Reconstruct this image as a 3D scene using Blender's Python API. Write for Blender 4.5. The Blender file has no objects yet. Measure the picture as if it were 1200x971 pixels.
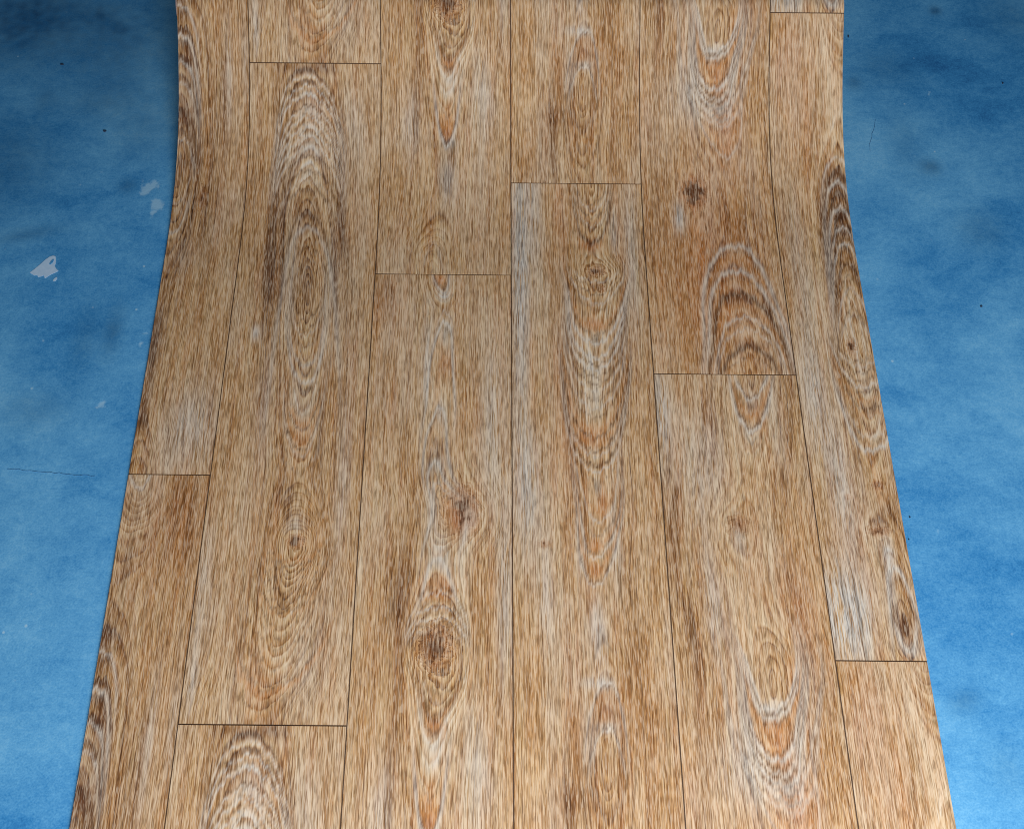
import bpy, math
import numpy as np

# ------------------------------------------------------------------ camera
scene = bpy.context.scene
F_PX, CX, CY = 1100.0, 600.0, 485.5            # focal length and centre, photo pixels
PITCH, CAM_H = 1.16348667, 1.15653815           # looking down, metres above the print
SHEET_X, SHEET_YAW, Y_NEAR, ROLL = 0.0062588, -0.01294163, -0.30041807, 0.00972903

cam_d = bpy.data.cameras.new('camera')
cam = bpy.data.objects.new('camera', cam_d)
scene.collection.objects.link(cam)
cam_d.sensor_width = 36.0
cam_d.lens = 36.0 * F_PX / 1200.0
cam_d.clip_start, cam_d.clip_end = 0.05, 60.0
cam.location = (0, 0, CAM_H)
from mathutils import Matrix, Euler
cam.rotation_euler = (Matrix.Rotation(math.pi / 2 - PITCH, 3, 'X') @ Matrix.Rotation(ROLL, 3, 'Z')).to_euler()
scene.camera = cam
scene.cycles.use_denoising = False                # keeps the fine grain; the light is soft and clean enough
scene.cycles.pixel_filter_type = 'BLACKMAN_HARRIS'; scene.cycles.filter_width = 1.05
scene.cycles.max_bounces = 5
scene.render.resolution_x, scene.render.resolution_y = 1024, 828

# ------------------------------------------------------------------ light
world = bpy.data.worlds.new('World'); scene.world = world
world.use_nodes = True
bg = world.node_tree.nodes['Background']
bg.inputs[0].default_value = (0.80, 0.88, 1.0, 1); bg.inputs[1].default_value = 0.018

def area(name, loc, aim, sx, sy, watts, col):
    d = bpy.data.lights.new(name, 'AREA'); d.shape = 'RECTANGLE'; d.size = sx; d.size_y = sy
    d.energy = watts; d.color = col
    o = bpy.data.objects.new(name, d); scene.collection.objects.link(o)
    o.location = loc
    from mathutils import Vector
    o.rotation_euler = (Vector(aim) - Vector(loc)).to_track_quat('-Z', 'Y').to_euler()
    return o
area('doorway_light', (0.50, -1.50, 1.0), (0.0, 0.5, 0.0), 1.2, 1.2, 99.0, (1.0, 0.97, 0.93))

scene.view_settings.view_transform = 'Standard'
scene.view_settings.look = 'None'
scene.view_settings.exposure = 0.0
scene.view_settings.gamma = 1.0

rng = np.random.default_rng(7)

# ------------------------------------------------------------------ sheet profile (side view, y away from camera, z up)
S0, S1, ALPHA = 1.01341422, 1.41867863, 0.49236524
S2 = S1 + 0.022                                    # from here on the sheet lies on the roll
T_BACK, T_TOP = 0.0019, 0.0006
THICK = T_BACK + T_TOP
N = 4000
R_ROLL = 0.0570
S_TURN = 2 * math.pi * R_ROLL
S_END = S2 + S_TURN * 6.2
_s = np.linspace(0, S_END, N * 2)
_ds = _s[1] - _s[0]
_t = np.clip((_s - S0) / (S1 - S0), 0, 1)
_phi = ALPHA * _t * _t * (3 - 2 * _t)
_w = np.zeros_like(_s)                            # wrap angle round the roll, spiral inwards
for i in range(1, len(_s)):
    if _s[i] > S2:
        _w[i] = _w[i - 1] + _ds / (R_ROLL - 0.0029 * _w[i - 1] / (2 * math.pi))
_phi = _phi - _w
_y = np.concatenate([[0], np.cumsum(np.cos(_phi[:-1]) * _ds)]) + Y_NEAR
_z = np.concatenate([[0], np.cumsum(np.sin(_phi[:-1]) * _ds)])

def point(u, s, off=0.0):
    """sheet coordinates (u across, s along) -> world; off is along the face normal"""
    y = np.interp(s, _s, _y); z = np.interp(s, _s, _z); p = np.interp(s, _s, _phi)
    y = y - np.sin(p) * off; z = z + np.cos(p) * off
    return np.stack([SHEET_X + u + SHEET_YAW * y, y, z], -1)

def project(P):
    X, Y, Z = P[..., 0], P[..., 1], P[..., 2] - CAM_H
    d = Y * math.cos(PITCH) - Z * math.sin(PITCH); v = Y * math.sin(PITCH) + Z * math.cos(PITCH)
    ix, iy = F_PX * X / d, -F_PX * v / d
    return (CX + ix * math.cos(ROLL) - iy * math.sin(ROLL), CY + iy * math.cos(ROLL) + ix * math.sin(ROLL))

_sv = np.linspace(0.1, S1 + 0.045, 1500)
def at(px, py):
    """photo pixel -> (u, s) on the sheet"""
    lo, hi = -0.62, 0.62
    for _ in range(26):
        u = (lo + hi) / 2
        ix, iy = project(point(u, _sv))
        k = int(np.argmin(iy)) + 1
        if np.interp(py, iy[:k][::-1], ix[:k][::-1]) < px: lo = u
        else: hi = u
    if py < iy[k - 1]:                             # a little above the frame: go on along the sheet
        return u, _sv[k - 1] + (iy[k - 1] - py) * 0.00125
    return u, float(np.interp(py, iy[:k][::-1], _sv[:k][::-1]))

FLOOR_Z = -THICK - 0.0004
def at_floor(px, py):
    dx, dy = px - CX, py - CY
    ix = dx * math.cos(ROLL) + dy * math.sin(ROLL); iy = dy * math.cos(ROLL) - dx * math.sin(ROLL)
    v = np.array([ix / F_PX, 0, 0]) + np.array([0, math.cos(PITCH), -math.sin(PITCH)]) - iy / F_PX * np.array([0, math.sin(PITCH), math.cos(PITCH)])
    k = (CAM_H - FLOOR_Z) / -v[2]
    return v[0] * k, v[1] * k

# ------------------------------------------------------------------ node helpers
class NT:
    def __init__(self, name):
        self.m = bpy.data.materials.new(name); self.m.use_nodes = True
        self.t = self.m.node_tree; self.bsdf = self.t.nodes['Principled BSDF']
    def n(self, typ, **kw):
        x = self.t.nodes.new(typ)
        for k, v in kw.items(): setattr(x, k, v)
        return x
    def put(self, sock, v):
        if isinstance(v, bpy.types.NodeSocket): self.t.links.new(v, sock)
        elif isinstance(v, (tuple, list)) and len(v) == 3 and sock.type == 'RGBA': sock.default_value = (*v, 1)
        else: sock.default_value = v
    def math(self, op, a, b=None, c=None, clamp=False):
        x = self.n('ShaderNodeMath', operation=op); x.use_clamp = clamp
        for i, v in enumerate((a, b, c)):
            if v is not None: self.put(x.inputs[i], v)
        return x.outputs[0]
    def add(self, a, b): return self.math('ADD', a, b)
    def mul(self, a, b): return self.math('MULTIPLY', a, b)
    def madd(self, a, b, c): return self.math('MULTIPLY_ADD', a, b, c)
    def vec(self, x, y, z=0.0):
        c = self.n('ShaderNodeCombineXYZ')
        for i, v in enumerate((x, y, z)): self.put(c.inputs[i], v)
        return c.outputs[0]
    def sep(self, v):
        c = self.n('ShaderNodeSeparateXYZ'); self.put(c.inputs[0], v); return c.outputs
    def noise(self, v, scale=1.0, detail=2.0, rough=0.5, dist=0.0, dim='3D'):
        x = self.n('ShaderNodeTexNoise', noise_dimensions=dim)
        self.put(x.inputs['Vector'], v); x.inputs['Scale'].default_value = scale
        x.inputs['Detail'].default_value = detail; x.inputs['Roughness'].default_value = rough
        x.inputs['Distortion'].default_value = dist
        return x.outputs['Fac']
    def step(self, v, a, b, lo=0.0, hi=1.0):
        x = self.n('ShaderNodeMapRange', interpolation_type='SMOOTHSTEP'); self.put(x.inputs[0], v)
        x.inputs[1].default_value = a; x.inputs[2].default_value = b; x.inputs[3].default_value = lo; x.inputs[4].default_value = hi
        return x.outputs[0]
    def lin(self, v, a, b, lo=0.0, hi=1.0):
        x = self.n('ShaderNodeMapRange'); self.put(x.inputs[0], v)
        x.inputs[1].default_value = a; x.inputs[2].default_value = b; x.inputs[3].default_value = lo; x.inputs[4].default_value = hi
        return x.outputs[0]
    def mix(self, f, a, b, mode='MIX'):
        x = self.n('ShaderNodeMix', data_type='RGBA', blend_type=mode)
        self.put(x.inputs[0], f); self.put(x.inputs[6], a); self.put(x.inputs[7], b)
        return x.outputs[2]
    def ramp(self, v, pts):
        x = self.n('ShaderNodeValToRGB'); self.put(x.inputs[0], v)
        e = x.color_ramp.elements
        while len(e) < len(pts): e.new(0.5)
        for k, (p, c) in zip(e, pts): k.position = p; k.color = (*c, 1)
        return x.outputs[0]
    def attr(self, name, out='Fac'):
        x = self.n('ShaderNodeAttribute', attribute_name=name); return x.outputs[out]
    def bump(self, h, strength, dist):
        x = self.n('ShaderNodeBump'); self.put(x.inputs['Height'], h)
        x.inputs['Strength'].default_value = strength; x.inputs['Distance'].default_value = dist
        return x.outputs[0]

def srgb(r, g, b):
    f = lambda c: ((c / 255 + 0.055) / 1.055) ** 2.4 if c > 10 else c / 255 / 12.92
    return (f(r), f(g), f(b))

# ------------------------------------------------------------------ printed oak material
def oak_material():
    t = NT('printed_oak_vinyl')
    gr = t.attr('grain', 'Vector'); g = t.sep(gr)          # u (with board offset), v, ring
    u, v, r = g[0], g[1], g[2]
    tone = t.n('ShaderNodeAttribute', attribute_name='tone')
    tc = t.sep(tone.outputs['Vector']); dark, orange, grey = tc[0], tc[1], tc[2]
    knot = tone.outputs['Alpha']
    uv = t.vec(u, v)
    fig = t.attr('figure')                                             # 1 along the heart of the board, 0 in straight grain
    # wavering of the rings: slow along the board, jagged across it
    w1 = t.noise(t.vec(t.mul(u, 30), t.mul(v, 4.5)), 1, 2, .5)
    w2 = t.noise(t.vec(t.mul(u, 150), t.mul(v, 8), 3.3), 1, 2, .6)
    rr = t.add(r, t.add(t.madd(w1, .0028, -.0014), t.mul(t.madd(w2, .0030, -.0015), t.madd(fig, .8, .2))))
    kn = t.noise(t.vec(t.mul(u, 120), t.mul(v, 100), 9.1), 1, 3, .6)
    rr = t.add(rr, t.mul(t.mul(knot, t.madd(kn, 1, -.5)), .042))
    # bands of growth rings: coarse, middle, fine lines
    A = t.noise(t.vec(t.mul(rr, 110), t.mul(v, 1.1), t.mul(u, 2.0)), 1, 1.5, .5)
    B = t.noise(t.vec(t.mul(rr, 330), t.mul(v, 4.0), t.mul(u, 3.0)), 1, 1.0, .5)
    C = t.noise(t.vec(t.mul(u, 760), t.mul(v, 8), 6.0), 1, 1.0, .5)
    # each ring: a sharp dark edge that fades outwards
    ph = t.math('FRACT', t.add(t.mul(rr, 300), t.mul(A, 2.6)))
    saw = t.mul(t.step(ph, .0, .34), t.lin(ph, .30, 1.0, 1.0, .0))
    edge = t.mul(t.step(ph, .34, .10), t.step(ph, .0, .12))
    # pores: short strokes along the board
    P = t.noise(t.vec(t.mul(t.add(u, t.mul(w2, .004)), 780), t.mul(v, 34), 1.7), 1, 1.0, .5)
    P3 = t.noise(t.vec(t.mul(u, 1000), t.mul(v, 80), 11.7), 1, 0.0, .5)
    P2 = t.noise(t.vec(t.mul(u, 250), t.mul(v, 4.0), 5.7), 1, 2, .6)
    M = t.noise(t.vec(t.mul(u, 16), t.mul(v, 4.5), 2.2), 1, 3, .55)      # cloudy tone of the print
    M2 = t.noise(t.vec(t.mul(u, 34), t.mul(v, 7), 8.2), 1, 2, .5)
    # tone value
    val = t.add(t.mul(t.add(A, -.5), t.madd(fig, .62, .20)), t.add(t.mul(t.add(B, -.5), t.madd(fig, .18, .12)), t.mul(t.add(t.step(C, .38, .62), -.5), .17)))
    val = t.add(val, t.add(t.mul(t.add(M, -.5), .30), t.mul(t.add(P2, -.5), .12)))
    val = t.add(val, .5)
    val = t.add(val, t.mul(t.mul(t.add(saw, -.45), t.step(M2, .28, .52, .35, 1.0)), t.madd(fig, .26, .08)))
    val = t.add(val, t.mul(t.mul(edge, t.step(P2, .36, .62, -1.0, -.4)), t.madd(fig, .12, .13)))
    val = t.add(val, t.mul(dark, -.26)); val = t.add(val, t.mul(grey, .07))
    val = t.madd(t.madd(val, 1.0, -.5), 1.30, .55)
    base = t.ramp(val, [(.02, srgb(80, 56, 40)), (.22, srgb(134, 94, 57)), (.42, srgb(174, 133, 88)),
                        (.60, srgb(197, 163, 120)), (.80, srgb(215, 191, 156)), (1.0, srgb(231, 219, 202))])
    # the print wanders between pinkish and straw tones
    H = t.noise(t.vec(t.mul(u, 120), t.mul(v, 5), 21.0), 1, 2, .6)
    base = t.mix(t.step(H, .52, .72, 0, .30), base, t.mix(1.0, base, srgb(255, 232, 218), 'MULTIPLY'))
    base = t.mix(t.step(H, .48, .28, 0, .35), base, t.mix(1.0, base, srgb(250, 246, 214), 'MULTIPLY'))
    H2 = t.noise(t.vec(t.mul(u, 70), t.mul(v, 6), 41.0), 1, 3, .65)
    base = t.mix(t.step(H2, .48, .28, 0, .36), base, t.mix(.45, base, srgb(186, 182, 172)))
    base = t.mix(t.step(H2, .46, .70, 0, .55), base, t.mix(1.0, base, srgb(246, 214, 176), 'MULTIPLY'))
    # rust-orange heartwood
    of = t.math('MULTIPLY', t.add(orange, t.mul(t.step(M2, .50, .74), .22)), t.step(A, .30, .60, .45, 1.0), clamp=True)
    base = t.mix(t.mul(of, .9), base, t.mix(.62, base, srgb(190, 122, 62)))
    base = t.mix(t.mul(orange, .55), base, t.mix(1.0, base, srgb(240, 202, 156), 'MULTIPLY'))
    # limed, blue-grey streaks that keep to some of the rings
    gs = t.noise(t.vec(t.mul(rr, 190), t.mul(v, 2.0), t.add(t.mul(u, 2.5), 31.0)), 1, 1.5, .5)
    gi = t.mul(t.step(gs, .46, .60), t.madd(saw, .7, .3)); go = t.step(t.add(t.mul(gs, .4), t.mul(P, .6)), .34, .48)
    gf = t.math('MULTIPLY', t.add(t.mul(gi, fig), t.mul(go, t.madd(fig, -1.0, 1.0))), t.add(grey, t.mul(t.step(M, .44, .64), .20)), clamp=True)
    base = t.mix(t.mul(gf, t.step(P, .30, .60, .55, 1.0)), base, srgb(200, 202, 202))
    gd = t.math('MULTIPLY', t.step(gs, .36, .43), t.step(gs, .50, .43), clamp=True)
    base = t.mix(t.math('MULTIPLY', gd, t.add(t.mul(grey, .7), t.mul(dark, .3)), clamp=True), base, srgb(108, 104, 104))
    # brown tint
    base = t.mix(t.math('MULTIPLY', dark, t.step(A, .64, .36, .25, .85), clamp=True), base, srgb(102, 63, 38))
    ar = t.sep(t.attr('arc', 'Vector')); bk = t.step(P2, .30, .54, .65, 1.0)
    base = t.mix(t.mul(t.mul(ar[1], bk), .78), base, srgb(190, 134, 82))
    base = t.mix(t.mul(t.mul(ar[2], bk), .95), base, srgb(208, 205, 199))
    base = t.mix(t.mul(t.mul(ar[0], bk), .90), base, srgb(98, 68, 48))
    # pinstripes: long thin dark grain lines with a pale ridge beside them
    w3 = t.noise(t.vec(t.mul(u, 22), t.mul(v, 15), 17.0), 1, 2, .55)
    pl = t.noise(t.vec(t.mul(u, 60), t.mul(v, 3.0), 51.0), 1, 2, .5)
    pp = t.math('FRACT', t.add(t.mul(t.add(rr, t.madd(w3, .0024, -.0012)), 165), t.mul(pl, 2.2)))
    pk = t.mul(t.step(t.noise(t.vec(t.mul(u, 110), t.mul(v, 3.0), 61.0), 1, 2, .6), .34, .60), t.step(P, .30, .55, 1.0, .55))
    ln = t.mul(t.step(pp, .0, .10), t.step(pp, .26, .12))
    rd = t.mul(t.step(pp, .26, .42), t.step(pp, .72, .50))
    nf = t.madd(fig, -.55, 1.0)
    base = t.mix(t.mul(t.mul(t.mul(ln, pk), nf), .44), base, t.mix(1.0, base, srgb(136, 118, 104), 'MULTIPLY'))
    base = t.mix(t.mul(t.mul(t.mul(rd, pk), nf), .24), base, srgb(222, 206, 182))
    # knots
    kd = t.step(t.add(knot, t.madd(kn, -1.5, .75)), .48, .92)
    kd = t.math('MULTIPLY', kd, t.step(knot, .12, .4), clamp=True)
    base = t.mix(t.mul(t.step(knot, .05, .6), .50), base, t.mix(1.0, base, srgb(214, 160, 112), 'MULTIPLY'))
    base = t.mix(t.mul(kd, .90), base, srgb(90, 54, 31))
    # pores, grey-brown, and the pale ticks between them
    pf = t.mul(t.step(P, .49, .40), t.step(t.add(t.mul(B, .5), t.mul(P2, .5)), .62, .40, .55, 1.0))
    base = t.mix(t.mul(pf, .34), base, t.mix(1.0, base, srgb(134, 118, 108), 'MULTIPLY'))
    pf3 = t.step(P3, .43, .34)
    base = t.mix(t.mul(pf3, .46), base, t.mix(1.0, base, srgb(140, 126, 116), 'MULTIPLY'))
    base = t.mix(t.step(P, .56, .65, 0, .24), base, srgb(232, 216, 192))
    base = t.mix(t.step(P3, .57, .66, 0, .30), base, srgb(232, 218, 198))
    t.put(t.bsdf.inputs['Base Color'], base)
    rough = t.madd(P2, .22, .44)
    t.put(t.bsdf.inputs['Roughness'], rough)
    t.bsdf.inputs['Specular IOR Level'].default_value = 0.2
    h = t.add(t.mul(P, .6), t.add(t.mul(C, .35), t.mul(B, .25)))
    t.put(t.bsdf.inputs['Normal'], t.bump(h, .30, .0006))
    return t.m

def backing_material():
    t = NT('foam_backing')
    co = t.n('ShaderNodeTexCoord').outputs['Object']
    n = t.noise(co, 300, 3, .6)
    t.put(t.bsdf.inputs['Base Color'], t.mix(n, srgb(158, 134, 128), srgb(186, 164, 156)))
    t.bsdf.inputs['Roughness'].default_value = .8
    return t.m

def groove_material():
    t = NT('dark_groove_print')
    co = t.n('ShaderNodeTexCoord').outputs['Object']
    n = t.noise(co, 90, 2, .6)
    t.put(t.bsdf.inputs['Base Color'], t.mix(n, srgb(58, 40, 28), srgb(92, 68, 48)))
    t.bsdf.inputs['Roughness'].default_value = .7
    return t.m

OAK, BACK, GROOVE = oak_material(), backing_material(), groove_material()

# ------------------------------------------------------------------ the print: six board designs
LREP = 0.9535                                       # the print repeats every LREP metres
SEAMS = [-0.5, -0.3935, -0.1952, 0.0, 0.1942, 0.3893, 0.5]
JOINT_S = [at(200, 555.8)[1], at(310, 849)[1], at(520, 321.5)[1], at(675, 215)[1], at(848, 438.5)[1], at(1030, 774)[1]]

# heart line of each board: photo pixel and depth of the heart under the face (metres);
# rings are cut where depth and distance from the line make the same radius
HEART = [
 [(165,557,.006),(163,580,.016),(152,630,.042),(136,690,.055),(124,745,.049),(213,30,.040),(213,80,.030),(212,140,.016),(211,190,.004),
  (208,215,.004),(205,245,.014),(200,280,.024),(188,330,.034),(178,420,.038),(166,500,.036),(160,552,.026)],
 [(358,79,.064),(360,120,.056),(363,170,.045),(362,200,.038),(360,240,.028),(361,300,.014),(361,345,.002),(359,380,.010),(357,450,.024),
  (353,500,.031),(352,525,.036),(350,560,.040),(348,605,.022),(347,636,.003),(337,690,.021),(330,740,.033),(318,790,.044),(303,830,.053),(300,846,.056)],
 [(517,323,.004),(520,345,.013),(521,362,.021),(521,378,.019),(517,430,.0165),(517,480,.0135),(515,520,.0095),(520,560,.006),(532,598,.003),
  (520,650,.020),(515,690,.018),(514,720,.011),(512,758,.002),(514,800,.010),(525,75,.019),(524,110,.025),(524,165,.033),(520,220,.036),(514,265,.030),(507,300,.012),(508,319,.006)],
 [(693,217,.002),(694,260,.012),(694,300,.016),(699,320,.012),(699,350,.015),(697,390,.018),(698,440,.021),(697,500,.024),(699,540,.026),
  (703,600,.027),(699,650,.029),(699,690,.030),(705,740,.028),(710,790,.021),(711,850,.010),(711,890,.001),(683,150,.013),(683,195,.021),(686,213,.024)],
 [(880,440,.003),(880,470,.009),(881,500,.015),(876,560,.026),(869,618,.018),(880,680,.026),(893,735,.022),(903,770,.010),(906,800,.002),
  (906,835,.010),(910,880,.018),(845,150,.023),(850,200,.034),(858,250,.042),(860,290,.040),(862,320,.034),(866,350,.027),(874,385,.018),(878,410,.011),(880,436,.004)],
 [(986,18,.024),(985,60,.036),(982,120,.041),(980,183,.035),(980,212,.030),(983,242,.024),(986,265,.020),(990,290,.016),(997,345,.008),
  (1005,400,.001),(1010,430,.006),(1015,460,.012),(1020,495,.018),(1022,530,.023),(1026,570,.026),(1031,620,.022),(1045,660,.014),(1055,700,.008),(1062,735,.002),(1066,762,.010),(1068,772,.014)],
]
# knots: pixel, half-width and half-height in pixels, strength
KNOTS = [
 [(237,232,4,14,.9)],
 [(347,634,9,8,1.0)],
 [(541,594,21,28,.8),(511,758,20,26,.9),(549,607,5,6,.9)],
 [(699,318,11,5,1.0),(706,338,4,5,.7),(638,637,9,5,.7)],
 [(813,226,15,18,1.15),(866,614,15,12,.55)],
 [(997,406,5,9,1.0),(1028,568,8,6,.7),(1030,622,14,7,.7),(994,582,4,4,.7)],
]
# large tones of the print: pixel, half-width, half-height, amount  (d brown, o orange, g limed grey)
TONES = [
 [('d',214,25,9,26,.8),('d',215,140,10,18,.8),('d',225,190,14,16,.5),('d',246,250,8,50,.4),('d',180,410,7,45,.8),('d',168,480,6,26,.8),('d',260,130,8,70,.35),
  ('d',121,745,12,20,1.),('d',112,795,9,12,.7),('d',122,830,8,50,.5),('d',150,650,6,60,.4),('g',268,90,5,60,.5),('g',215,300,18,20,.25),('g',225,500,30,50,.55),
  ('d',205,600,30,60,.35),('o',205,610,40,60,.4),('g',205,850,8,60,.4),('d',228,150,40,150,.3)],
 [('d',362,80,26,7,.9),('d',330,240,10,60,.5),('d',318,320,12,45,.7),('d',396,290,8,70,.6),('d',360,255,16,26,.55),('d',336,585,8,22,.8),('d',352,330,14,40,.35),
  ('g',366,110,18,40,.7),('g',362,180,20,26,.7),('g',412,150,12,50,.5),('g',340,330,7,60,.5),('g',385,330,7,70,.5),('g',355,460,14,34,.75),('g',402,560,8,120,.45),
  ('g',300,390,6,10,.9),('g',310,470,12,60,.4),('g',345,620,10,14,.6),('g',360,770,26,60,.4),('g',236,700,10,80,.4),('g',225,800,6,40,.5),('o',350,510,14,26,.5),('o',300,800,14,40,.5),('o',365,130,18,30,.3)],
 [('o',516,328,7,7,1.),('o',525,425,8,18,.7),('g',520,347,7,7,1.),('g',522,388,7,14,1.),('g',500,430,6,60,.6),('g',517,482,6,14,1.),('g',513,545,14,10,.9),('g',508,590,8,50,.7),
  ('g',516,652,9,22,1.),('o',512,690,22,16,.7),('o',540,605,16,26,.8),('g',592,690,9,110,.6),('g',575,500,12,100,.35),('d',500,752,14,14,.3),('d',470,700,14,60,.45),('d',515,525,7,12,.5),
  ('g',527,95,8,22,.8),('o',527,77,9,8,.9),('o',523,140,6,16,.7),('o',524,158,7,8,1.),('g',527,168,9,10,1.),('g',525,210,10,30,.8),('g',482,150,9,40,.5),('g',565,120,14,60,.45),('d',490,110,6,70,.4),('o',460,360,16,40,.4),('d',450,345,12,22,.35)],
 [('g',610,330,9,200,.9),('g',625,240,10,60,.6),('g',740,300,9,100,.6),('g',718,270,6,26,.9),('o',692,287,11,7,1.),('d',692,288,10,6,.8),('o',698,380,12,8,1.),('g',700,397,10,10,1.),
  ('g',697,428,14,16,.95),('g',695,470,18,24,.7),('o',692,512,20,14,.8),('d',699,545,7,4,.6),('o',662,490,12,120,.6),('o',706,590,7,18,.9),('g',700,570,8,12,.8),('o',698,640,7,10,.9),('o',699,668,8,8,.9),
  ('g',680,640,6,40,.6),('g',722,640,7,50,.6),('g',700,735,10,40,.7),('g',620,570,14,60,.6),('g',640,690,9,60,.4),('g',700,800,16,8,.7),('g',712,852,12,7,.7),('g',690,870,10,30,.4),
  ('o',711,830,12,20,.6),('d',690,80,40,90,.25),('d',645,175,10,50,.5),('d',680,935,24,20,.4),('o',660,260,12,50,.4)],
 [('o',840,330,60,110,.85),('o',850,170,26,60,.6),('o',842,98,9,16,1.),('g',838,62,9,8,.8),('g',840,128,18,16,.6),('g',796,255,7,16,1.),('g',812,110,8,50,.5),('d',868,352,22,6,.7),('d',878,405,18,6,1.),('d',893,428,8,10,.6),
  ('d',900,370,6,36,.5),('g',860,318,10,20,.5),('d',768,170,10,100,.35),('g',880,470,9,20,.7),('o',883,480,12,18,.6),('g',880,510,10,18,.8),('g',775,480,9,50,.7),('d',788,600,11,90,.45),('g',830,540,26,70,.5),
  ('g',905,480,10,60,.5),('g',866,630,8,20,.6),('g',835,700,10,70,.5),('o',940,720,18,70,.8),('g',906,830,14,7,1.),('o',908,850,11,12,1.),('o',930,800,7,30,.6),('d',815,760,12,80,.4),('g',870,900,24,40,.5),('g',933,870,8,30,.6),('o',940,930,22,40,.5)],
 [('d',976,208,14,18,1.),('d',965,275,5,60,.7),('d',984,252,10,6,.7),('d',988,272,9,6,.7),('d',995,318,9,12,.6),('g',978,183,10,6,.6),('g',935,300,12,100,.35),('o',940,120,20,90,.35),
  ('g',1005,400,10,40,.45),('g',1022,480,12,40,.5),('d',1060,735,11,20,1.),('g',985,720,30,55,1.),('g',985,560,16,90,.75),('g',955,460,14,60,.5),('d',1034,605,14,14,.6),('g',1042,650,6,22,.9),('g',1045,690,5,40,.9),
  ('g',1070,760,14,10,.8),('g',1005,720,18,60,.6),('o',1000,640,14,60,.4),('o',920,60,14,40,.5),('d',990,60,5,60,.3)],
]

D_SCALE = [.9, .86, 1.0, 1.0, 1.0, 1.0]
RING_SCALE = [.8, 1.15, .9, .9, .55, .8]           # how tight the rings of each board are
FIG_W = [.040, .062, .042, .050, .056, .042]          # half-width of the figured heart of each board

# how strongly the heart figure shows along each board: pixel row (in the span given in HEART) and strength
FIG_V = [
 [(557,.6),(630,.4),(720,.8),(30,1.),(190,1.),(280,.7),(330,.3),(552,.4)],
 [(79,1.),(240,1.),(345,.8),(380,.9),(525,.8),(560,.35),(610,.3),(650,.9),(740,.9),(846,.5)],
 [(323,.7),(378,.6),(520,.6),(560,.9),(640,.6),(690,1.),(800,.9),(165,.6),(240,.2),(300,.3),(319,.5)],
 [(217,.9),(350,1.),(540,1.),(600,.7),(680,.35),(715,.0),(800,.0),(840,.15),(890,.4),(195,.4),(213,.5)],
 [(440,.7),(500,.7),(560,.35),(680,.35),(770,.6),(880,.7),(150,.6),(220,.2),(285,.6),(320,.9),(436,1.)],
 [(18,.2),(120,.3),(190,1.),(345,1.),(530,.9),(570,.5),(650,.5),(772,.6)],
]

# shape of those rings by photo row: half-width of the arch (m) and how round its tip is
ARC_SHAPE = [
 [(0,200,.016,1.8),(200,1000,.014,1.6)],
 [(0,240,.030,1.7),(240,340,.020,1.5),(340,560,.016,1.5),(560,760,.030,1.6),(760,1000,.034,1.25)],
 [(0,320,.011,1.5),(320,680,.010,1.5),(680,1000,.020,1.9)],
 [(0,210,.018,1.7),(210,320,.018,1.6),(320,590,.025,2.0),(590,700,.017,1.6),(700,1000,.015,1.5)],
 [(0,250,.022,1.6),(250,438,.030,1.9),(438,520,.018,1.5),(520,915,.021,1.7),(915,1000,.030,1.4)],
 [(0,400,.015,1.7),(400,600,.024,1.9),(600,1000,.011,1.5)],
]
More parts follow.
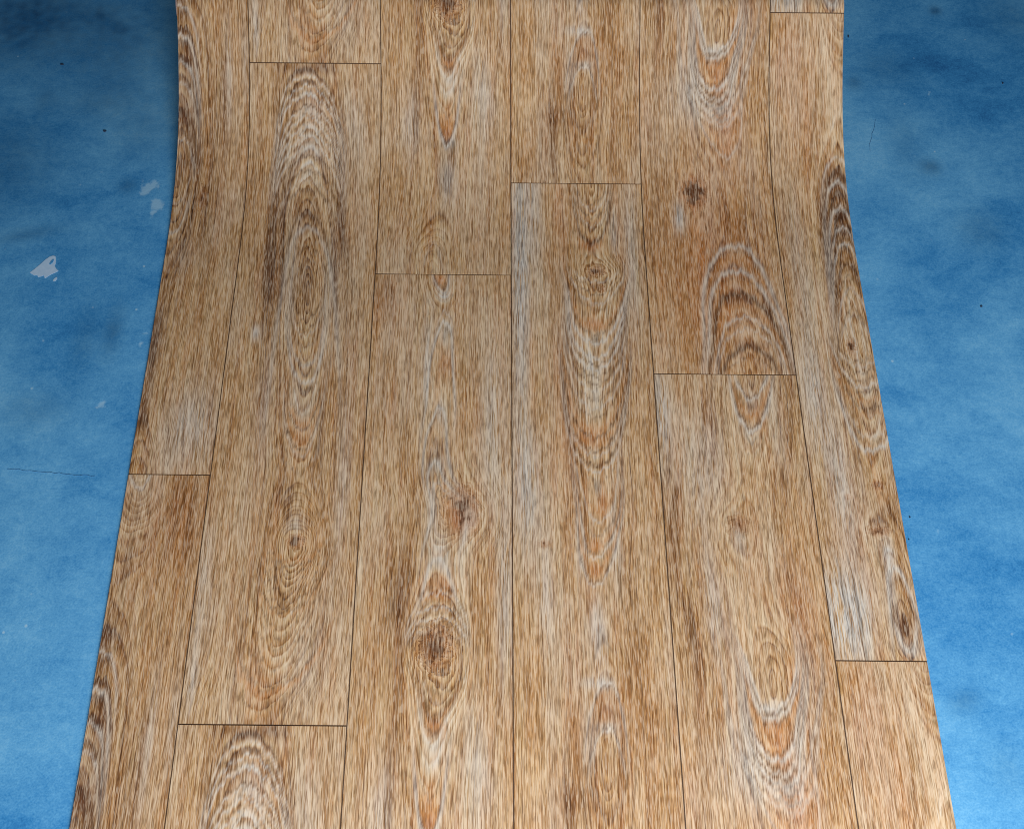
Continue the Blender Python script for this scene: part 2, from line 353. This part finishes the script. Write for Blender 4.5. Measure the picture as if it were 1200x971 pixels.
# single rings that stand out: kind (d dark, o orange, g limed), row of the tip, row where the limbs fade, half-width mm, amount
ARCS = [
 [('g',6,60,1.2,.7),('d',33,90,1.6,.9),('g',41,110,1.8,.8),('d',67,120,1.2,.9),('g',72,130,1.5,.7),('d',89,140,1.6,.8),('g',97,150,1.2,.6),('d',127,180,2.2,.8),
  ('d',143,190,1.6,.7),('d',156,195,1.8,.8),('g',163,200,1.0,.6),('g',238,215,1.0,.5),('d',247,215,1.2,.6),('g',273,240,1.4,.8),('d',281,240,1.4,.6),('g',572,557,1.5,.8),('d',566,557,1.2,.6)],
 [('d',82,120,1.4,.8),('g',89,150,.8,.8),('d',95,150,.9,.7),('g',101,160,.8,.9),('d',107,160,.8,.6),('g',111,180,.9,.9),('d',124,190,1.,.8),('g',128,190,.8,.8),('d',134,190,.8,.6),
  ('g',138,200,.8,.8),('d',143,200,.7,.6),('g',148,210,.8,.9),('d',154,210,.7,.6),('g',160,215,.8,.8),('d',166,220,.7,.6),('g',173,230,.8,.8),('d',183,260,1.2,.8),('d',200,300,1.4,.7),('g',212,270,.8,.4),('d',222,320,1.8,.6),
  ('d',250,380,2.2,.7),('g',266,430,2.2,.6),('d',290,340,1.2,.6),('d',306,345,.9,.4),('d',375,350,.8,.8),('d',388,355,.9,.8),('g',395,360,.9,.5),('d',408,370,1.8,.5),('g',430,380,1.4,.6),('g',450,390,1.6,.8),('d',458,400,.8,.6),
  ('d',488,430,.7,.5),('o',498,440,1.6,.8),('d',504,440,.8,.9),('o',520,450,1.6,.8),('d',527,455,.8,.9),('g',534,460,1.2,.5),('d',555,480,.8,.6),
  ('o',657,640,1.4,.8),('d',663,640,.7,.7),('d',672,640,.7,.6),('d',683,645,.7,.5),('d',694,650,.7,.7),('d',706,655,.7,.6),('d',717,660,.9,.8),('o',722,660,1.4,.5),('d',735,670,.7,.5),('d',747,680,.7,.6),('d',760,690,.7,.5),('d',785,720,.7,.5),('o',815,740,2.2,.9),('d',808,750,1.,.7),('d',832,780,.8,.5)],
 [('d',338,323,.9,.7),('g',345,323,1.2,.9),('g',377,470,1.5,1.),('d',383,430,.8,.6),('g',365,430,1.,.5),('g',478,560,1.3,.9),('d',485,540,1.,.6),('g',541,640,1.5,.9),('d',530,580,1.2,.6),('g',566,620,1.2,.6),('d',575,620,1.,.8),
  ('g',652,700,1.6,.9),('d',688,740,1.,.6),('g',694,735,.8,.7),('d',704,740,1.2,.5),('g',711,745,.9,.8),('d',718,745,.9,.5),('g',724,748,.9,.8),('d',730,750,.9,.8),('g',737,752,.7,.5),('d',742,752,.9,.7),('d',810,775,.9,.6),('d',822,780,.9,.5),
  ('d',64,40,.9,.6),('d',70,40,.8,.6),('o',77,50,1.6,.9),('d',82,50,.8,.6),('g',92,60,1.4,.6),('d',136,100,.8,.6),('o',160,120,1.8,.9),('d',165,120,.8,.8),('g',171,110,1.6,.9),('d',290,312,1.,.5),('g',286,312,1.,.4)],
 [('d',240,217,.8,.7),('g',247,217,.8,.6),('d',256,217,.9,.8),('o',262,220,1.,.6),('d',270,225,.8,.6),('g',266,220,.7,.5),('d',285,230,1.8,.9),('o',292,230,1.6,.7),('g',330,320,.9,.7),('d',336,320,.9,.6),('d',345,322,.8,.8),('g',356,322,1.,.7),('d',363,325,.9,.5),
  ('o',385,330,2.,.8),('d',391,330,1.,.7),('g',402,340,1.5,.9),('g',419,350,1.5,.9),('d',427,350,.8,.8),('g',433,360,1.3,.9),('d',441,360,.9,.8),('d',450,370,1.2,.7),('g',458,380,1.,.6),('d',468,390,1.,.5),('g',478,400,1.,.6),('d',488,400,.9,.6),('o',505,410,1.8,.8),('d',512,410,1.,.9),('o',521,420,1.5,.7),
  ('d',528,420,1.1,.8),('g',534,430,1.,.6),('d',545,450,1.2,.9),('g',552,460,1.,.7),('d',562,470,.8,.5),('o',600,500,1.4,.7),('g',612,520,1.,.6),('d',628,540,.8,.6),('o',642,540,1.4,.9),('d',649,540,.9,.8),('g',654,560,1.,.6),('o',668,560,1.6,.8),('d',682,560,.7,.7),('g',686,580,1.2,.6),
  ('d',802,870,.8,.8),('g',798,870,1.2,.7),('o',810,870,1.4,.5),('d',850,900,.8,.8),('g',853,890,1.,.7),('d',150,110,.7,.6),('o',165,110,1.2,.5),('d',196,120,.8,.6)],
 [('g',288,420,2.4,.75),('d',294,400,1.,.5),('o',304,430,2.4,.7),('g',318,430,2.2,.75),('d',326,400,.9,.5),('d',344,435,2.6,1.),('o',358,435,2.6,.8),('g',372,435,1.4,.7),('d',377,420,.8,.4),('g',386,436,1.2,.5),('d',407,438,2.6,1.),('d',418,438,1.,.6),
  ('d',465,440,.7,.8),('g',468,440,1.4,.9),('o',488,442,2.2,.9),('d',500,442,.9,.9),('g',505,450,1.8,.9),
  ('g',832,762,1.6,.9),('d',838,765,.8,.7),('o',858,770,2.6,1.),('o',870,770,1.8,.6),('d',884,775,.9,.8),('g',892,780,2.,.9),('d',902,780,.8,.8),('g',909,790,1.6,.7),('d',922,800,.8,.6),('g',930,800,1.4,.6),('d',942,810,.8,.6),('g',952,820,1.4,.5),('d',962,830,.8,.5),
  ('g',70,10,1.6,.8),('d',76,10,.8,.6),('o',100,20,2.6,1.),('d',122,20,.9,.8),('g',128,30,2.,.9),('d',134,30,.8,.7),('g',142,40,1.6,.6),('g',185,60,1.4,.5)],
 [('g',184,230,1.4,.6),('d',203,280,3.,.9),('g',213,300,1.6,.8),('d',224,300,2.,.8),('d',239,310,1.4,.9),('g',244,340,1.9,.9),('d',263,340,1.2,.9),('g',267,350,1.4,.8),('d',280,350,1.6,.8),('g',286,370,1.4,.9),('d',311,380,1.8,.8),('d',325,385,1.2,.6),('g',340,390,1.2,.6),('d',362,392,1.,.6),('g',370,395,1.,.5),
  ('d',424,405,.9,.7),('g',430,405,.9,.6),('d',437,405,.9,.8),('d',447,408,.9,.7),('g',454,410,1.2,.8),('d',460,410,.9,.9),('o',470,412,1.4,.7),('d',479,415,.9,.8),('o',487,415,1.4,.6),('g',512,440,1.2,.5),('d',520,450,.8,.6),('g',528,460,1.8,.9),
  ('g',664,735,2.,1.),('d',676,740,1.6,.5),('g',764,735,2.,.9)],
]

def board_v(col, s):
    """distance down the board from its top joint, within one repeat"""
    return (JOINT_S[col] - s) % LREP

def catmull(x, xp, fp):
    d = np.gradient(fp, xp)
    i = np.clip(np.searchsorted(xp, x) - 1, 0, len(xp) - 2)
    h = xp[i + 1] - xp[i]; t = np.clip((x - xp[i]) / h, 0, 1)
    return ((2*t**3 - 3*t**2 + 1) * fp[i] + (t**3 - 2*t**2 + t) * h * d[i] + (-2*t**3 + 3*t**2) * fp[i+1] + (t**3 - t**2) * h * d[i+1])

def px_size(px, py, hw, hh):
    u0, s0 = at(px, py); u1, _ = at(px + hw, py); _, s1 = at(px, py + hh)
    return abs(u1 - u0), abs(s1 - s0)

DESIGN = []
for c in range(6):
    pts = []
    for px, py, d in HEART[c]:
        uu, ss = at(px, py); pts.append((board_v(c, ss), uu, d))
    pts.sort(); pts = np.array(pts)
    kn = [(*at(px, py), *px_size(px, py, a, b), w) for px, py, a, b, w in KNOTS[c]]
    kn = [(k[0], board_v(c, k[1]), k[2], k[3], k[4]) for k in kn]
    tn = []
    for kind, px, py, a, b, w in TONES[c]:
        uu, ss = at(px, py); a2, b2 = px_size(px, py, a, b); tn.append((kind, uu, board_v(c, ss), a2, b2, w))
    fv = np.array(sorted((board_v(c, at(HEART[c][len(HEART[c]) // 2][0], py)[1]), w) for py, w in FIG_V[c]))
    rows = sorted((py, px) for px, py, d in HEART[c])
    hx = lambda py: float(np.interp(py, [q[0] for q in rows], [q[1] for q in rows]))
    ac = [(k, board_v(c, at(hx(r0), r0)[1]), board_v(c, at(hx(r0), r0)[1]) + 1.5 * (board_v(c, at(hx(r1), r1)[1]) - board_v(c, at(hx(r0), r0)[1])), w * .001, m, *[(b, p) for lo, hi, b, p in ARC_SHAPE[c] if lo <= r0 < hi][0]) for k, r0, r1, w, m in ARCS[c]]
    DESIGN.append((pts, kn, tn, fv, ac))

def print_fields(c, u, v):
    pts, kn, tn, fv, ac = DESIGN[c]
    ue = u.copy()
    K = np.zeros_like(u)
    for ku, kv, a, b, w in kn:
        d2 = ((u - ku) / (a * 2.2)) ** 2 + ((v - kv) / (b * 3.0)) ** 2
        ue = ku + (ue - ku) * (1 - .75 * w * np.exp(-d2))
        K = np.maximum(K, w * np.exp(-(((u - ku) / a) ** 2 + ((v - kv) / b) ** 2)))
    u0 = catmull(v, pts[:, 0], pts[:, 1]); D = np.maximum(catmull(v, pts[:, 0], pts[:, 2]), .0005)
    du = ue - u0
    ring = np.sqrt(du ** 2 + (D * D_SCALE[c]) ** 2 * np.exp(-(du / .064) ** 2)) * RING_SCALE[c]
    fig = np.exp(-(du / FIG_W[c]) ** 2) * np.interp(v, fv[:, 0], fv[:, 1])
    tone = np.zeros(u.shape + (4,))
    for kind, tu, tv, a, b, w in tn:
        e = w * np.exp(-(((u - tu) / a) ** 2 + ((v - tv) / b) ** 2))
        i = 'dog'.index(kind); tone[..., i] = tone[..., i] + e * (1 - .5 * tone[..., i])
    tone[..., 3] = K
    # the standing-out rings, jagged across the board
    x = u * 1000 + c * 77.7
    jag = .0017 * np.sin(x * .43 + 3 * np.sin(v * 9)) + .0012 * np.sin(x * .71 + 2 + v * 21) + .0016 * np.sin(x * .19 + v * 13) + .0010 * np.sin(x * 1.13 + v * 31 + 1)
    arc = np.zeros(u.shape + (3,))
    for kind, vt, vl, w, m, hb, hp in ac:
        if abs(vt - vl) > .6: continue
        xx = np.abs(du) / (hb * 1.18)
        h = .02 * xx ** hp + .012 * xx ** 4
        dh = (.02 * hp * np.maximum(xx, .02) ** (hp - 1) + .048 * xx ** 3) / hb
        sg = 1.0 if vl > vt else -1.0                # limbs run down the board or up it
        q = (v - vt) * sg - h + jag
        win = np.clip((1.1 - (v - vt) / (vl - vt)) / .6, 0, 1)
        e = m * win * np.exp(-(q / (w * 1.7 * np.sqrt(1 + (.62 * dh) ** 2))) ** 2)
        i = 'dog'.index(kind); arc[..., i] = np.maximum(arc[..., i], e)
    return ring, np.clip(tone, 0, 1), fig, arc

# ------------------------------------------------------------------ mesh building
def mesh_from(name, verts, faces, mats, parent=None, smooth=True, fmat=None):
    me = bpy.data.meshes.new(name)
    me.from_pydata(verts, [], faces)
    for m in mats: me.materials.append(m)
    if fmat is not None: me.polygons.foreach_set('material_index', fmat)
    if smooth: me.polygons.foreach_set('use_smooth', [True] * len(me.polygons))
    o = bpy.data.objects.new(name, me); scene.collection.objects.link(o)
    if parent: o.parent = parent
    return o

def grid_faces(nu, nv, start=0):
    a = start + (np.arange(nv - 1)[:, None] * nu + np.arange(nu - 1)[None, :])
    return np.stack([a, a + 1, a + 1 + nu, a + nu], -1).reshape(-1, 4)

root = bpy.data.objects.new('vinyl_flooring_roll', None); scene.collection.objects.link(root)
root.empty_display_size = 0.1
root['label'] = 'roll of oak-plank patterned vinyl flooring unrolled across the blue painted floor'
root['category'] = 'flooring roll'
ROOT_LOC = point(0.0, 0.6, -THICK); root.location = tuple(ROOT_LOC)

S_NEAR = 0.02
S_FAR = S2 + S_TURN * 0.93                          # the face shows on the outer turn only
GAP = 0.0008

def plank(c, s_lo, s_hi):
    """one printed plank from s_lo (near) to s_hi (far), a thin slab that follows the sheet"""
    ua = SEAMS[c] + (GAP if c > 0 else 0); ub = SEAMS[c + 1] - (GAP if c < 5 else 0)
    nu = max(8, int((ub - ua) / .0015))
    nv = max(4, int((s_hi - s_lo) / .0034))
    us = np.linspace(ua, ub, nu); ss = np.linspace(s_lo, s_hi, nv)
    U, S = np.meshgrid(us, ss)
    mid = (s_lo + s_hi) / 2
    k = math.floor((JOINT_S[c] - mid) / LREP)        # which repeat
    V = np.clip(JOINT_S[c] - S - k * LREP, 0, LREP)
    ring, tone, fig, arc = print_fields(c, U, V)
    P = point(U, S, 0.0) - ROOT_LOC
    # rim: the same border pushed down and a hair outwards is the plank's edge
    border = np.concatenate([np.arange(nu), np.arange(1, nv) * nu + nu - 1, (nv - 1) * nu + np.arange(nu - 2, -1, -1), np.arange(nv - 2, 0, -1) * nu])
    Q = (point(U, S, -T_TOP) - ROOT_LOC).reshape(-1, 3)[border]
    n0 = nu * nv; nb = len(border)
    verts = np.concatenate([P.reshape(-1, 3), P.reshape(-1, 3)[border], Q])
    f = grid_faces(nu, nv).tolist()
    for i in range(nb):
        j = (i + 1) % nb
        f.append([n0 + j, n0 + i, n0 + nb + i, n0 + nb + j])
    o = mesh_from('plank', verts.tolist(), f, [OAK], root)
    me = o.data
    g = np.stack([U + 1.37 * (c + 1), V, ring], -1).reshape(-1, 3); g = np.concatenate([g, g[border], g[border]])
    tn = tone.reshape(-1, 4); tn = np.concatenate([tn, tn[border], tn[border]])
    a = me.attributes.new('grain', 'FLOAT_VECTOR', 'POINT'); a.data.foreach_set('vector', g.astype(np.float32).ravel())
    a = me.attributes.new('tone', 'FLOAT_COLOR', 'POINT'); a.data.foreach_set('color', tn.astype(np.float32).ravel())
    fg = fig.ravel(); fg = np.concatenate([fg, fg[border], fg[border]])
    ar = arc.reshape(-1, 3); ar = np.concatenate([ar, ar[border], ar[border]])
    a = me.attributes.new('arc', 'FLOAT_VECTOR', 'POINT'); a.data.foreach_set('vector', ar.astype(np.float32).ravel())
    a = me.attributes.new('figure', 'FLOAT', 'POINT'); a.data.foreach_set('value', fg.astype(np.float32))
    return o

for c in range(6):
    cuts = [JOINT_S[c] + k * LREP for k in range(-2, 4)]
    cuts = [x for x in cuts if S_NEAR + .01 < x < S_FAR - .01]
    ends = [S_NEAR] + cuts + [S_FAR]
    for i in range(len(ends) - 1):
        plank(c, ends[i] + (GAP if i > 0 else 0), ends[i + 1] - (GAP if i < len(ends) - 2 else 0))

# backing: the foam sheet below the print, rolled up to its end
ss = np.concatenate([np.arange(S_NEAR, S0, .04), np.arange(S0, S1, .012), np.arange(S1, S_END - .01, .004)])
us = np.array([-.5, .5])
U, S = np.meshgrid(us, ss)
k = np.clip((S - S2 - S_TURN * .72) / (S_TURN * .2), 0, 1)
U = U - .0030 * k * k * (3 - 2 * k)                   # the inner turns have slipped a little out of the roll
top = (point(U, S, -T_TOP - .00002) - ROOT_LOC).reshape(-1, 3)
bot = (point(U, S, -THICK) - ROOT_LOC).reshape(-1, 3)
n = len(ss); nn = 2 * n
f = grid_faces(2, n).tolist(); fm = [1 if x < S_FAR else 0 for x in ss[1:]]
f2 = grid_faces(2, n, nn)[:, ::-1].tolist(); f += f2; fm += [0] * len(f2)
for i in range(n - 1):
    a, b = 2 * i, 2 * i + 2
    f.append([a, b, nn + b, nn + a]); f.append([b + 1, a + 1, nn + a + 1, nn + b + 1]); fm += [0, 0]
f.append([0, nn, nn + 1, 1]); f.append([nn - 2, nn - 1, 2 * nn - 1, 2 * nn - 2]); fm += [0, 0]
mesh_from('backing', np.concatenate([top, bot]).tolist(), f, [BACK, GROOVE], root, smooth=False, fmat=fm)

# ------------------------------------------------------------------ blue painted concrete floor
# worn spots and painted-in shade: pixel, half-width, half-height, tilt(deg), amount   (w bare pale scuff, s dark stain, at far left also painted shade)
SPOTS = [('w',172,222,9,10,0,.85),('w',182,216,6,9,20,.8),('w',184,240,8,9,30,.95),('w',178,250,4,6,0,.8),('w',172,386,6,12,-15,.5),('w',118,475,9,6,20,.75),('w',165,404,4,4,0,.8),('w',112,428,3,3,0,.8),
 ('w',175,183,2,2,0,.9),('w',168,208,4,10,20,.4),('w',135,88,5,6,0,.25),('w',160,86,4,5,0,.3),('w',126,543,5,3,0,.4),('w',1027,155,7,4,20,.35),('w',1089,109,3,3,0,.7),
 ('w',1150,14,6,5,0,.4),('w',1162,21,4,3,0,.4),('w',1013,102,6,3,0,.35),('w',1101,623,4,6,0,.6),('w',1093,595,2,6,0,.4),('w',1093,280,3,2,0,.7),('w',1140,407,3,3,0,.5),
 ('w',32,890,5,6,0,.3),('w',1168,832,10,5,25,.35),('w',92,312,3,2,0,.5),('w',128,364,3,3,0,.6),('w',60,265,5,3,0,.2),
 ('s',118,18,12,9,0,.8),('s',138,34,12,8,0,.6),('s',1096,13,6,5,0,1.),('s',1090,196,12,9,0,.7),('s',1000,98,10,8,0,.5),('s',132,388,12,30,0,.5),('s',150,218,10,8,0,.5),
 ('s',1150,270,30,24,0,.35),('s',1060,170,20,40,0,.2),('s',100,395,16,40,0,.3),('s',30,275,40,8,12,.4),('s',55,117,14,14,0,.3),('s',120,120,40,18,10,.3),('s',1040,80,40,22,0,.3),
 ('s',1130,822,20,14,20,.35),('s',40,480,40,24,0,.3),('s',1180,900,20,30,0,.2),('s',30,20,100,60,0,.95),('s',150,50,60,70,0,.55),('s',0,190,70,60,0,.5),('s',170,150,40,40,0,.3),('s',1185,20,40,30,0,.3)]  # broad far-left blobs: grime plus shade painted into the floor colour
DOTS = [(123,154,4,2.5),(1150,359,3.2,2.2),(1066,606,1.8,1.8),(1065,632,1.4,1.4),(994,43,2,3),(1175,98,1.8,1.8),(1104,888,1.8,1.6),(73,76,5,1.6),(140,890,1,1),(1064,888,1.4,1.4)]
xs = np.concatenate([[-6, -4, -2.5, -1.6], np.arange(-1.05, -.36, .006), np.arange(-.36, .37, .05), np.arange(.372, 1.05, .006), [1.6, 2.5, 4, 6]])
ys = np.concatenate([[-5, -3, -1.5, -.6], np.arange(-.25, 1.5, .006), [1.9, 2.6, 4, 6, 9]])
X, Y = np.meshgrid(xs, ys)
wear = np.zeros(X.shape); stain_shade = np.zeros(X.shape)
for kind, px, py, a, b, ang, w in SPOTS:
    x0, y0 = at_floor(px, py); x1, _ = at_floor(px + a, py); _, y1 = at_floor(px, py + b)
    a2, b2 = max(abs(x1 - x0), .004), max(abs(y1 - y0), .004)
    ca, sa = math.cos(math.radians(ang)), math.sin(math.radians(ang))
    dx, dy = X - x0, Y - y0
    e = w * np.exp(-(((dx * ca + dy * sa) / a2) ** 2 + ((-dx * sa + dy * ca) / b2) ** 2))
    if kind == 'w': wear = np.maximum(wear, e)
    else: stain_shade = stain_shade + e * (1 - stain_shade)

def floor_material():
    t = NT('worn_blue_floor_paint')
    co = t.n('ShaderNodeTexCoord').outputs['Object']
    p = t.sep(co)
    fl = t.n('ShaderNodeAttribute', attribute_name='wear'); a = t.sep(fl.outputs['Vector'])
    big = t.noise(co, 3.2, 4, .6, .4)
    mid = t.noise(t.vec(t.mul(p[0], 14), t.mul(p[1], 22)), 1, 4, .65, .3)
    fine = t.noise(co, 120, 3, .7)
    grit = t.noise(co, 420, 2, .6)
    val = t.add(t.mul(big, .48), t.add(t.mul(mid, .26), t.add(t.mul(fine, .18), t.mul(grit, .22))))
    val = t.madd(val, 1.0, -.07)
    col = t.ramp(val, [(.24, srgb(4, 58, 128)), (.42, srgb(54, 132, 196)), (.55, srgb(92, 164, 218)), (.70, srgb(128, 192, 234)), (.97, srgb(160, 206, 238))])
    sn = t.noise(co, 60, 3, .6)
    col = t.mix(t.math('MULTIPLY', a[1], t.madd(sn, .8, .25), clamp=True), col, srgb(6, 40, 84))  # second channel: stains, and the painted shade of the far-left corner
    wn = t.noise(co, 85, 3, .65, .6)
    wf = t.math('MULTIPLY', t.step(t.madd(a[0], .9, t.madd(wn, .9, -.45)), .30, .62), .8, clamp=True)
    col = t.mix(wf, col, srgb(146, 194, 230))
    # tiny pale specks where grit wore through
    vo = t.n('ShaderNodeTexVoronoi'); t.put(vo.inputs['Vector'], co); vo.inputs['Scale'].default_value = 34
    pick = t.sep(vo.outputs['Color'])
    sp = t.mul(t.step(vo.outputs['Distance'], .085, .035), t.step(pick[0], .74, .84))
    sp = t.mul(sp, t.step(mid, .38, .56))
    col = t.mix(t.mul(sp, .65), col, srgb(168, 206, 230))
    t.put(t.bsdf.inputs['Base Color'], col)
    t.put(t.bsdf.inputs['Roughness'], t.madd(fine, .25, .42))
    t.bsdf.inputs['Specular IOR Level'].default_value = 0.15
    h = t.add(t.mul(fine, .6), t.add(t.mul(grit, .35), t.mul(wf, -.25)))
    t.put(t.bsdf.inputs['Normal'], t.bump(h, .28, .0009))
    return t.m

floor = mesh_from('floor', np.stack([X, Y, np.zeros(X.shape)], -1).reshape(-1, 3).tolist(), grid_faces(len(xs), len(ys)).tolist(), [floor_material()])
floor.location = (0, 0, FLOOR_Z); floor['kind'] = 'structure'
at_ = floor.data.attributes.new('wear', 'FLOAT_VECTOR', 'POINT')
at_.data.foreach_set('vector', np.stack([wear, stain_shade, np.zeros(X.shape)], -1).astype(np.float32).ravel())

def chip_material():
    t = NT('bare_pale_concrete')
    co = t.n('ShaderNodeTexCoord').outputs['Object']
    t.put(t.bsdf.inputs['Base Color'], t.mix(t.noise(co, 160, 3, .6), srgb(150, 188, 226), srgb(188, 216, 244)))
    t.bsdf.inputs['Roughness'].default_value = .75
    return t.m
def dirt_material():
    t = NT('dark_grit')
    co = t.n('ShaderNodeTexCoord').outputs['Object']
    t.put(t.bsdf.inputs['Base Color'], t.mix(t.noise(co, 300, 2, .6), srgb(20, 40, 68), srgb(38, 66, 100)))
    t.bsdf.inputs['Roughness'].default_value = .85
    return t.m
CHIP, DIRT = chip_material(), dirt_material()
def crack_material():
    t = NT('dusty_crack')
    co = t.n('ShaderNodeTexCoord').outputs['Object']
    t.put(t.bsdf.inputs['Base Color'], t.mix(t.noise(co, 120, 2, .6), srgb(26, 84, 138), srgb(54, 116, 172)))
    t.bsdf.inputs['Roughness'].default_value = .85
    return t.m
CRACK = crack_material()

def flat_piece(name, pix, mat, h=.0005):
    P = [at_floor(*q) for q in pix]
    n = len(P)
    cx = sum(p[0] for p in P) / n; cy = sum(p[1] for p in P) / n
    v = [(p[0] - cx, p[1] - cy, h) for p in P] + [(p[0] - cx, p[1] - cy, .00002) for p in P]
    ar = sum(P[i][0] * P[(i + 1) % n][1] - P[(i + 1) % n][0] * P[i][1] for i in range(n))
    top = list(range(n)) if ar > 0 else list(range(n))[::-1]
    f = [top] + [[i, (i + 1) % n, n + (i + 1) % n, n + i] for i in range(n)]
    o = mesh_from(name, v, f, [mat], floor, smooth=False)
    o.location = (cx, cy, 0)
    return o
flat_piece('paint_chip', [(35,319.5),(41,315),(48,309),(53,304.5),(58,301),(62,299.6),(65,300.2),(65.6,304),(65.2,309),(64,311.5),(66,315),(68.5,317.5),(64,320),(60,321.5),(57,323.5),(54,325.5),
  (52.5,326),(51.5,322.8),(48,324),(45,324.8),(43.5,322.5),(40,322.8),(37.5,321.2)], CHIP, .0002)
flat_piece('paint_flake', [(57.5,309.5),(60,305.6),(62.6,303.4),(63.4,305),(61.8,308),(59.5,310)], bpy.data.materials['worn_blue_floor_paint'], .0004)
flat_piece('paint_chip', [(62,328.5),(64,326),(66.5,324.6),(67.2,326.3),(65.5,329),(63,330)], CHIP, .0002)
for px, py, a, b in DOTS:
    k = 9; ph = rng.uniform(0, 6.28)
    a, b = a * .5, b * .5
    pix = [(px + a * rng.uniform(.6, 1.15) * math.cos(ph + i * 2 * math.pi / k), py + b * rng.uniform(.6, 1.15) * math.sin(ph + i * 2 * math.pi / k)) for i in range(k)]
    flat_piece('grit_speck', pix, DIRT, .0009)

def hairline(pts, w):
    """a fine crack in the paint: a ribbon a millimetre or less wide"""
    L, R = [], []
    for i, (x, y) in enumerate(pts):
        ww = w * (0.35 + 0.65 * math.sin(math.pi * (i + .5) / len(pts))) * rng.uniform(.6, 1.2)
        a = pts[max(i - 1, 0)]; b = pts[min(i + 1, len(pts) - 1)]
        d = math.hypot(b[0] - a[0], b[1] - a[1]) or 1
        nx, ny = -(b[1] - a[1]) / d * ww, (b[0] - a[0]) / d * ww
        L.append((x + nx, y + ny)); R.append((x - nx, y - ny))
    flat_piece('hairline_crack', L + R[::-1], CRACK, .0003)
def wander(p, q, n, j):
    return [(p[0] + (q[0] - p[0]) * i / n, p[1] + (q[1] - p[1]) * i / n + (rng.normal(0, j))) for i in range(n + 1)]
hairline(wander((8, 549), (112, 558), 22, .5), .16)
hairline([(x + rng.normal(0, .5), y) for x, y in wander((1026, 140), (1019, 178), 9, .2)], .26)
